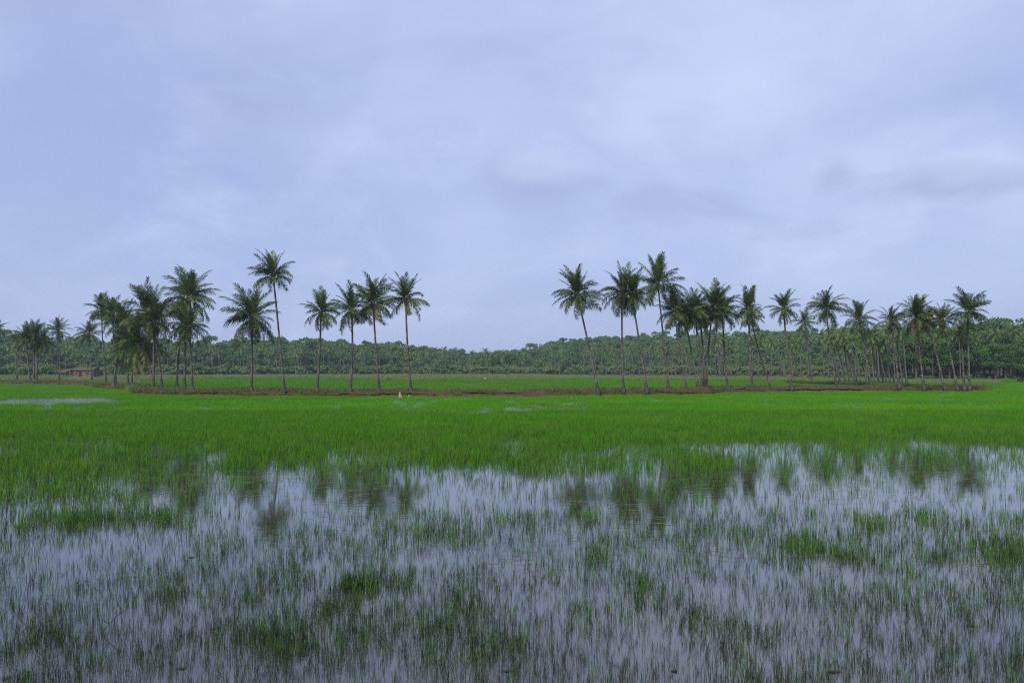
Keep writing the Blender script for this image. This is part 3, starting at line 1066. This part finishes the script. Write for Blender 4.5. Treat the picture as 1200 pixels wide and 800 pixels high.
# density of shoots over the flooded paddy, laid out on the water
HOLES = [(5, 472.5, 55, 2.0, 1), (70, 470.2, 66, 2.7, 1), (112, 469.2, 27, 2.5, 1), (75, 483, 60, 1.5, 0.6), (112, 483, 28, 3.2, 0.75), (240, 480, 16, 3.0, 0.55), (550, 487, 45, 3.2, 0.8), (480, 484, 90, 3.0, 0.5), (640, 482, 70, 2.5, 0.45),
         (390, 478, 30, 3, 0.5), (585, 520, 45, 6, 0.55), (400, 535, 80, 9, 0.6), (350, 528, 26, 14, 0.6), (250, 570, 22, 20, 0.7), (32, 562, 22, 9, 0.85),
         (890, 528, 100, 12, 1.7), (945, 524, 26, 12, 1.5), (1120, 531, 95, 15, 1.6), (1185, 550, 50, 18, 1.2), (930, 552, 70, 14, 1.0), (1060, 560, 60, 16, 0.8), (1000, 585, 120, 10, 0.6),
         (560, 575, 120, 22, 0.85), (700, 570, 70, 16, 0.6), (430, 590, 70, 14, 0.65), (760, 600, 60, 18, 0.6), (480, 655, 170, 16, 0.5), (120, 650, 130, 16, 0.5),
         (180, 715, 110, 26, 0.55), (860, 690, 110, 18, 0.35), (650, 690, 60, 16, 0.4), (330, 615, 60, 18, 0.7), (1160, 580, 60, 16, 0.3), (600, 790, 60, 14, 0.5), (60, 770, 60, 14, 0.4)]
CLUMPS = [(415, 689, 26, 6, 3.0), (390, 712, 30, 8, 1.4), (945, 640, 34, 13, 2.2), (1000, 650, 60, 9, 1.6), (1025, 618, 26, 7, 1.3), (1100, 655, 22, 6, 1.8), (1182, 655, 16, 8, 1.8),
          (205, 700, 26, 8, 1.3), (320, 750, 40, 12, 1.4), (70, 605, 70, 16, 0.8), (200, 610, 30, 14, 0.9), (700, 648, 16, 14, 1.5), (690, 600, 18, 24, 0.9), (830, 630, 60, 12, 1.1), (505, 625, 60, 7, 1.1), (370, 625, 40, 6, 1.0),
          (690, 745, 26, 10, 1.1), (680, 715, 16, 6, 1.2), (195, 782, 30, 10, 1.3), (290, 750, 30, 12, 1.0), (900, 745, 60, 14, 1.0), (1190, 760, 20, 20, 0.8), (830, 760, 30, 10, 1.0), (525, 735, 60, 14, 0.6), (1095, 785, 22, 8, 1.3),
          (90, 690, 20, 5, 1.0), (150, 684, 30, 5, 0.8), (1160, 640, 40, 5, 0.7), (640, 680, 18, 6, 0.9), (750, 690, 26, 6, 0.8), (560, 715, 40, 10, 0.6)]


def density(px, py, x, y, hole=0.58):
    base = np.interp(py, [464, 500, 520, 540, 560, 585, 620, 700, 800], [1.0, 1.0, 0.9, 0.70, 0.42, 0.28, 0.30, 0.46, 0.50])
    left = np.clip((330 - px) / 180, 0, 1) * np.interp(py, [520, 540, 560, 590, 618], [0, 0.3, 0.65, 0.6, 0])
    right = -np.clip((px - 760) / 160, 0, 1) * np.interp(py, [505, 515, 540, 600], [0, 0.3, 0.28, 0])
    d = base + left + right
    nz = fbm(x * 0.45, y * 0.28, 21, 4)
    nz2 = fbm(x * 1.6, y * 1.0, 33, 3)
    d = d * np.clip(0.25 + np.interp(py, [500, 540, 600, 660], [1.9, 3.0, 2.4, 1.5]) * (nz - 0.26) + np.interp(py, [490, 520, 600, 660], [0.8, 0, 0.1, 0.36]), 0.05, 1.7)
    d = d * np.clip(0.3 + 2.0 * (nz2 - 0.18), 0.15, 1.5)
    for hx, hy, rx, ry, s in HOLES:
        q = ((px - hx) / rx) ** 2 + ((py - hy) / ry) ** 2
        d = d * (1 - min(0.95, s * (hole if hy > 510 else 1)) * np.exp(-(q ** 1.5)))
    for hx, hy, rx, ry, s in CLUMPS:
        q = ((px - hx) / rx) ** 2 + ((py - hy) / ry) ** 2
        d = d + (s if s > 2.5 else 0.45 * s) * np.exp(-q * 1.5) * (0.3 + 1.0 * nz2)
    return d


def streak(x, y):
    """gaps and drills in the stand, long in the direction the rows run"""
    v = 0.55 * vnoise(x * 1.3, y * 0.10, 91) + 0.45 * vnoise(x * 0.4 + 7, y * 0.16, 92)
    return np.clip(3.2 * (v + 0.16 * np.clip((-0.24 - x / y) / 0.1, 0, 1) - 0.10 * np.clip((x / y - 0.18) / 0.08, 0, 1) - np.interp(y, [20, 26, 31, 40, 52], [0.48, 0.36, 0.25, 0.14, 0.02])), 0.05, 1)


def sow(y0, y1, per_m2, umax=0.75):
    """random points over the visible wedge of water between two distances"""
    n = int(per_m2 * umax * (y1 * y1 - y0 * y0))
    y = np.sqrt(nrng.uniform(y0 * y0, y1 * y1, n))
    u = nrng.uniform(-umax, umax, n)
    return u * y, y, 600 + F * u, HOR + H * F / y


def bank_front(px):
    xs = [b[0] for b in BANK] + [1168, 1230, 1500]
    ys = [b[1] for b in BANK] + [449, 448.6, 448.4]
    return np.interp(px, xs, ys)


# single shoots of the open water, near and middle distance
SPRIG = [blades(200 + i, 3 + i % 4, 0.05, 0.06, 0.28, 0.0064, M['sprig'], 3, 0.36) for i in range(12)]
SPRIG += [blades(230 + i, 3, 0.05, 0.06, 0.22, 0.004, M['sprig_dry'], 3, 0.4) for i in range(3)]
SPRIG += [blades(250 + i, 5, 0.07, 0.14, 0.32, 0.0075, M['sprig_mid'], 2, 0.24) for i in range(8)]
x, y, px, py = sow(7.6, 19, 690)
d = density(px, py, x, y)
keep = (nrng.uniform(0, 1, len(x)) < d * np.interp(y, [8, 11, 15, 19], [0.8, 0.7, 0.42, 0.16])) & (py > 466)
x, y, d = x[keep], y[keep], d[keep]
x3, y3, px3, py3 = sow(17, 60, 150)
d3 = density(px3, py3, x3, y3, 0.36)
keep = nrng.uniform(0, 1, len(x3)) < np.interp(y3, [17, 20, 26, 35, 45, 60], [12, 26, 33, 48, 62, 66]) / 150 * np.clip(d3 / 0.5, 0.42, 1.9)
x3, y3, d3 = x3[keep], y3[keep], d3[keep]
n, n3 = len(x), len(x3)
hs = np.interp(y, [8, 16, 19], [0.62, 0.85, 1.05]) * nrng.uniform(0.45, 1.3, n) * np.clip(0.72 + 0.35 * d, 0.65, 1.35)
hs3 = np.interp(y3, [17, 30, 60], [0.95, 1.2, 1.2]) * nrng.uniform(0.65, 1.3, n3) * np.clip(0.72 + 0.35 * d3, 0.65, 1.2)
vi = np.where(nrng.uniform(0, 1, n) < np.interp(y, [8, 19], [0.2, 0.08]), nrng.integers(12, 15, n), nrng.integers(0, 12, n))
vi = np.where((nrng.uniform(0, 1, n) < np.interp(y, [9, 19], [0.04, 0.40])), nrng.integers(15, 23, n), vi)
vi3 = np.where(nrng.uniform(0, 1, n3) < np.interp(y3, [17, 30, 45], [0.5, 0.3, 0.1]), nrng.integers(0, 15, n3), nrng.integers(15, 23, n3))
nn = n + n3
scatter('water_grass', np.concatenate([np.stack([x, y, np.zeros(n)], 1), np.stack([x3, y3, np.zeros(n3)], 1)]), nrng.uniform(0, 6.28, nn),
        np.concatenate([hs, hs3]), np.concatenate([vi, vi3]), SPRIG, 'sparse green shoots standing in the flooded foreground', 'grass', nrng.normal(0, 0.11, nn) * nrng.choice([1, 1, 1, 1, 1, 4], nn))
# rice thickening into a continuous stand farther out
TUFT = [blades(300 + i, 26, 0.22, 0.22, 0.46, 0.010, M['rice'], 2, 0.22) for i in range(6)]
x, y, px, py = sow(21, 62, 11)
d = density(px, py, x, y)
keep = (nrng.uniform(0, 1, len(x)) < np.clip((d - 0.38) * 1.5, 0, 1) * np.interp(y, [24, 30, 38, 46, 54], [0.06, 0.10, 0.35, 0.8, 1.0]) * streak(x, y)) & (py > 464)
x, y, d = x[keep], y[keep], d[keep]
n1 = len(x)
sc1 = nrng.uniform(0.7, 1.15, n1) * np.clip(0.6 + 0.4 * d, 0.6, 1.1)
PATCH = [blades(320 + i, 110, 0.62, 0.26, 0.50, 0.015, M['rice'], 2, 0.2, True) for i in range(5)]
x2, y2, px2, py2 = sow(36, 215, 1.9, 0.80)
d2 = density(px2, np.maximum(py2, 464.0), x2, y2)
for hx, hy, rx, ry, s in HOLES[:9]:
    q = ((px2 - hx) / rx) ** 2 + ((py2 - hy) / ry) ** 2
    d2 = np.where(q < 1.3, d2 * (1 - s), d2)
keep = (nrng.uniform(0, 1, len(x2)) < np.clip((d2 - 0.15) * 1.5, 0, 1) * np.clip(2.6 * fbm(x2 * 0.35, y2 * 0.12, 95, 3) - 0.25, 0.2, 1) * np.interp(y2, [40, 62], [0.0, 1])) & (py2 > bank_front(px2) - 0.15)
x2, y2 = x2[keep], y2[keep]
n2 = len(x2)
scatter('rice_field', np.concatenate([np.stack([x, y, np.zeros(n1)], 1), np.stack([x2, y2, np.zeros(n2)], 1)]), nrng.uniform(0, 6.28, n1 + n2),
        np.concatenate([sc1, nrng.uniform(0.6, 1.0, n2) * np.interp(y2, [50, 80], [1.0, 0.72])]), np.concatenate([nrng.integers(0, 6, n1), nrng.integers(6, 11, n2)]), TUFT + PATCH,
        'bright green young rice standing thick in the flooded paddy', 'rice')
# leaves lying flat on the water in the dark reflections
FLAT = []
for i in range(5):
    r = random.Random(i)
    mb = MB()
    for k in range(3):
        a, l, w = r.uniform(-0.6, 0.6), r.uniform(0.05, 0.17), r.uniform(0.005, 0.011)
        cx, cy = r.uniform(-0.25, 0.25), r.uniform(-0.25, 0.25)
        ca, sa = math.cos(a), math.sin(a)
        vs = [(cx - ca * l, cy - sa * l, 0.006), (cx + sa * w, cy - ca * w, 0.008), (cx + ca * l, cy + sa * l, 0.012), (cx - sa * w, cy + ca * w, 0.008)]
        mb.add(vs, [(0, 1, 2, 3)])
    FLAT.append(mb.mesh('flat_leaves', M['floating']))
FZ = [(190, 575, 60, 22), (290, 560, 120, 20), (313, 628, 26, 12), (410, 590, 36, 30), (475, 600, 18, 16), (672, 610, 18, 28), (745, 605, 40, 26), (840, 575, 60, 18), (975, 570, 20, 16), (1080, 560, 110, 20), (700, 650, 200, 10), (1100, 660, 90, 6), (150, 690, 150, 10)]
x, y, px, py = sow(12, 34, 16)
w = np.zeros(len(x))
for hx, hy, rx, ry in FZ:
    w = np.maximum(w, np.exp(-((px - hx) / rx) ** 2 - ((py - hy) / ry) ** 2))
keep = nrng.uniform(0, 1, len(x)) < w * 0.6 * np.interp(y, [12, 16], [0.3, 1])
x, y = x[keep], y[keep]
n = len(x)
scatter('floating_leaves', np.stack([x, y, np.zeros(n)], 1), nrng.uniform(-0.5, 0.5, n), nrng.uniform(0.7, 1.6, n), nrng.integers(0, 5, n), FLAT,
        'narrow yellowish leaves floating flat on the dark water', 'leaves')
# field grass behind the bank
FPATCH = [blades(400 + i, 90, 0.9, 0.14, 0.34, 0.03, M['field_grass'], 2, 0.3, True) for i in range(4)]
PPATCH = [blades(420 + i, 90, 0.9, 0.35, 0.8, 0.04, M['pale_grass'], 2, 0.3, True) for i in range(3)]
pts, vis, scs = [], [], []
for i in range(26000):
    px = -140 + 1325 * rng.random()
    u = (px - 600) / F
    yb = float(H * F / (bank_front(px) - HOR)) + 9
    ye = edge_y(px) + 4
    y = math.sqrt(yb * yb + (ye * ye - yb * yb) * rng.random())
    if 70 < px < 124 and y > 240:
        continue
    pts.append((u * y, y, FIELD_Z - 0.02))
    t = (y - yb) / (ye - yb)
    band = float(vnoise(u * y * 0.03, y * 0.05, 77))
    near_pl = px > 640 and t > 0.52
    pale = t > 0.70 - 0.3 * band or (near_pl and band > 0.2) or px < 160 and band > 0.35
    vis.append(4 + rng.randrange(3) if pale else rng.randrange(4))
    scs.append(rng.uniform(0.8, 1.5) * (0.8 if near_pl else 1))
n = len(pts)
scatter('field_grass', pts, nrng.uniform(0, 6.28, n), scs, vis, FPATCH + PPATCH, 'grass of the field between bank and treeline', 'grass')
# weeds on the bank
WEED = [blades(440 + i, 34, 0.34, 0.12, 0.46, 0.024, M['bank_grass'], 2, 0.5) for i in range(4)]
dens = densify(BANK_W, 0.25)
pts = []
for p in dens:
    for k in range(5):
        off = rng.uniform(0.15, 1.0) if k < 2 else rng.uniform(0.6, 8.5)
        if float(vnoise(p.x * 0.35, k * 0.2, 55)) < (0.55 if k < 2 else 0.3):
            continue
        pts.append((p.x + rng.uniform(-0.2, 0.2), p.y + off, 0.5 if off > 0.4 else 0.3))
for p in densify([G(a, b, FIELD_Z) for a, b in INNER], 0.4):
    for k in range(2):
        pts.append((p.x, p.y + rng.uniform(0.4, 4.5), 0.6))
n = len(pts)
scatter('bank_weeds', pts, nrng.uniform(0, 6.28, n), nrng.uniform(0.6, 1.5, n), nrng.integers(0, 4, n), WEED, 'weeds and dry grass on the earth bank', 'weeds')

# ------------------------------------------------------------------ buildings in the treeline
def gable_house(px, py, wid, dep, wall_h, roof_h, mats, name, label, cat, eave=0.6, z=FIELD_Z, rows=7):
    b = G(px, py, z)
    root = obj(name, None, loc=b, label=label, category=cat)
    w, d = wid / 2, dep / 2
    mb = MB()
    mb.box(-w, w, -d, d, -0.2, wall_h)
    vs = [(-w, -d, wall_h), (-w, d, wall_h), (-w, 0, wall_h + roof_h * 0.9), (w, -d, wall_h), (w, d, wall_h), (w, 0, wall_h + roof_h * 0.9)]
    mb.add(vs, [(0, 1, 2), (3, 5, 4), (0, 2, 5, 3), (1, 4, 5, 2)])
    obj('wall', mb.mesh('wall', mats[0]), root)
    rb = MB()
    for s in (-1, 1):       # overlapping tile courses
        for k in range(rows):
            t0, t1 = k / rows, (k + 1.12) / rows
            y0, y1 = s * (d + eave) * (1 - t0), s * (d + eave) * (1 - min(1, t1))
            sl = roof_h + 0.2
            z0 = wall_h - 0.12 + (sl) * t0 + 0.05
            z1 = wall_h - 0.12 + (sl) * min(1, t1) + 0.01
            ww = w + 0.4
            vs = [(-ww, y0, z0), (ww, y0, z0), (ww, y1, z1), (-ww, y1, z1), (-ww, y0, z0 - 0.09), (ww, y0, z0 - 0.09), (ww, y1, z1 - 0.09), (-ww, y1, z1 - 0.09)]
            rb.add(vs, [(0, 1, 2, 3), (4, 7, 6, 5), (0, 4, 5, 1), (2, 6, 7, 3), (0, 3, 7, 4), (1, 5, 6, 2)])
    rb.box(-w - 0.4, w + 0.4, -0.14, 0.14, wall_h + roof_h + 0.02, wall_h + roof_h + 0.22)
    obj('roof', rb.mesh('roof', mats[1]), root)
    return root, w, d


hut, w, d = gable_house(101, 441.3, 7.6, 5.0, 2.7, 0.9, (M['brick'], M['tile']), 'brick_hut', 'low red brick hut with brown tiled roof among the palms', 'hut')
obj('door', MB().box(-1.5, -0.5, -d - 0.06, -d + 0.02, 0, 2.0).mesh('door', M['dark']), hut)
for x0 in (-3.2, 1.2, 3.2):
    wdw = obj('window', MB().box(x0, x0 + 0.9, -d - 0.05, -d + 0.02, 0.9, 1.8).mesh('window', M['dark']), hut)
    obj('frame', MB().box(x0 - 0.08, x0 + 0.98, -d - 0.09, -d + 0.01, 0.8, 0.88).box(x0 - 0.08, x0 + 0.98, -d - 0.09, -d + 0.01, 1.82, 1.9).mesh('frame', M['post']), wdw)
lean = obj('lean_to', MB().add([(-9.5, -d - 1.4, 1.7), (-5.9, -d - 1.4, 1.7), (-5.9, d - 1.0, 3.0), (-9.5, d - 1.0, 3.0), (-9.5, -d - 1.4, 1.6), (-5.9, -d - 1.4, 1.6), (-5.9, d - 1.0, 2.9), (-9.5, d - 1.0, 2.9)],
                               [(0, 1, 2, 3), (4, 7, 6, 5), (0, 4, 5, 1), (2, 6, 7, 3), (0, 3, 7, 4), (1, 5, 6, 2)]).mesh('lean_to', M['tile']), hut)
for x0 in (-9.3, -7.7, -6.1, -4.3, -2.3):
    obj('post', MB().add(*tube([(x0, -d - 1.2, -0.1), (x0, -d - 1.2, 1.62 if x0 < -5 else 2.3)], [0.09, 0.08], 6)).mesh('post', M['post']), hut)
shed, w, d = gable_house(834.5, 440.3, 2.2, 2.0, 1.2, 0.5, (M['plaster'], M['plaster']), 'shed', 'tiny pale shed between plantation trunks', 'shed', 0.15, rows=3)
obj('door', MB().box(-0.3, 0.3, -d - 0.03, -d + 0.02, 0, 1.0).mesh('door', M['dark']), shed)
far_house, w, d = gable_house(617, 439.6, 7.0, 5, 2.3, 1.2, (M['grey_wall'], M['tile']), 'house', 'low grey house at the treeline below the skyline dip', 'house')
obj('door', MB().box(-0.5, 0.5, -d - 0.05, -d + 0.02, 0, 1.9).mesh('door', M['dark']), far_house)
for x0 in (-2.6, 1.5):
    obj('window', MB().box(x0, x0 + 1.0, -d - 0.05, -d + 0.02, 0.9, 1.8).mesh('window', M['dark']), far_house)


# ------------------------------------------------------------------ stones, bushes, litter
def rock(seed, sx, sy, sz, mat, peak=0.0):
    r = random.Random(seed)
    vs, fs = [], []
    rings, sides = 7, 10
    for i in range(rings):
        t = i / (rings - 1)
        rad = math.cos(t * 1.45) if peak == 0 else (1 - t) ** 0.85 + 0.03
        for k in range(sides):
            a = 2 * math.pi * k / sides
            j = 1 + r.uniform(-0.16, 0.16)
            vs.append((math.cos(a) * rad * sx * j - peak * t * sx * 0.5, math.sin(a) * rad * sy * j, -0.15 + (sz + 0.15) * (t if peak else math.sin(t * 1.45)) + r.uniform(-0.03, 0.03) * sz))
    for i in range(rings - 1):
        for k in range(sides):
            fs.append((i * sides + k, i * sides + (k + 1) % sides, (i + 1) * sides + (k + 1) % sides, (i + 1) * sides + k))
    fs.append(tuple((rings - 1) * sides + k for k in range(sides)))
    return mesh('rock', vs, fs, mat, False)


p = G(469.3, 466.4)
obj('standing_stone', rock(1, 0.28, 0.22, 0.72, M['stone'], 0.5), loc=(p.x, p.y, 0), label='pale pointed stone leaning against the foot of the earth bank', category='stone')
p = G(479, 465.6)
obj('stone', rock(2, 0.13, 0.12, 0.22, M['white_stone']), loc=(p.x, p.y, 0.05), label='small whitish stone next to the pointed one', category='stone')
p = G(568.5, 444.2, FIELD_Z)
obj('boulder', rock(3, 0.34, 0.3, 0.45, M['white_stone']), loc=p, label='whitish boulder lying alone far out in the green field', category='stone')
for i, (px, py, s, lab) in enumerate(((597, 440.8, 1.35, 'dark round bush at the far edge of the field'), (592, 443.6, 0.5, 'tiny dark shrub in the far field, nearer the white boulder'),
                                      (607, 443.2, 0.45, 'tiny dark shrub in the far field, farther from the white boulder'), (456, 446.6, 0.55, 'low dark tuft of shrub out in the field behind the palms'), (521, 446.4, 0.4, 'small flat shrub in the field right of the curved palm'))):
    b = obj('bush', BUSH[i % 3], loc=G(px, py, FIELD_Z - 0.3 * s), label=lab, category='bush')
    b.scale = (s * 1.2, s, s * 0.75)


def flat_leaf(seed, l, w):
    r = random.Random(seed)
    vs, fs = [], []
    for i in range(7):
        t = i / 6
        ww = w * math.sin(math.pi * (0.06 + 0.9 * t)) * r.uniform(0.75, 1.15)
        c = 0.25 * l * (t - 0.5) ** 2
        for k, s in enumerate((-1, 0, 1)):
            vs.append((l * (t - 0.5), s * ww + c, 0.004 + (0.012 if s else 0.0) * r.random()))
    for i in range(6):
        for k in range(2):
            a = i * 3 + k
            fs.append((a, a + 1, a + 4, a + 3))
    return mesh('dead_leaf', vs, fs, M['litter'])


for i, (px, py, l, w, rot, lab) in enumerate(((60, 740, 0.24, 0.045, 0.25, 'curled black dead leaf floating below the bent twig'), (225, 653, 0.13, 0.07, 0.9, 'small black floating leaf alone on bright water under the green reflection'),
                                              (8, 795, 0.12, 0.03, 0.6, 'dark sliver of leaf floating in the nearest water at the picture corner'), (214, 783, 0.14, 0.04, 0.2, 'dark leaf floating among the nearest grass tufts'),
                                              (817, 670, 0.12, 0.035, 0.0, 'thin dark leaf floating beneath the bright green clump'), (978, 787, 0.18, 0.05, 0.0, 'broad dark leaf floating on the nearest water'),
                                              (1138, 733, 0.12, 0.06, 0.5, 'small dark crumpled leaf on grey-blue water at far side'), (790, 786, 0.10, 0.05, 0.3, 'tiny dark leaf in the nearest middle water'), (595, 786, 0.2, 0.03, 0.1, 'long thin dark leaf near the bare patch of nearest water'))):
    o = obj('dead_leaf', flat_leaf(i, l * 0.75, w * 0.8), loc=G(px, py), label=lab, category='leaf', group='dead leaves floating on the water')
    o.rotation_euler = (0, 0, rot)
tp = G(114, 742)
k = tp.y / F
tw = MB()
tw.add(*tube([(0, 0, -0.05), (12 * k, 0.02, 10 * k), (25 * k, 0.03, 23 * k), (25.5 * k, 0.03, 29 * k), (23 * k, 0.02, 35 * k)], [0.006, 0.0055, 0.005, 0.004, 0.002], 6))
tw.add(*tube([(13 * k, 0.02, 11 * k), (9 * k, -0.02, 16 * k), (8 * k, -0.03, 18 * k)], [0.004, 0.003, 0.002], 5))
tw.add(*tube([(24 * k, 0.03, 22 * k), (30 * k, 0.05, 25 * k)], [0.003, 0.0015], 5))
obj('twig', tw.mesh('twig', M['litter']), loc=tp, label='bent bare twig sticking up out of the foreground water', category='twig')

# ------------------------------------------------------------------ haze
hm = new_mat('haze')
t = NT(hm)
pv = t.n('ShaderNodeVolumePrincipled')
pv.inputs['Color'].default_value = (0.72, 0.86, 1.0, 1)
pv.inputs['Density'].default_value = 0.00021
pv.inputs['Anisotropy'].default_value = 0.2
t.l(pv.outputs[0], t.n('ShaderNodeOutputMaterial').inputs['Volume'])
obj('haze', MB().box(-1600, 1600, -1600, 1600, -1.3, 40).mesh('haze', hm), kind='stuff', label='thin bluish monsoon haze over the valley', category='haze')
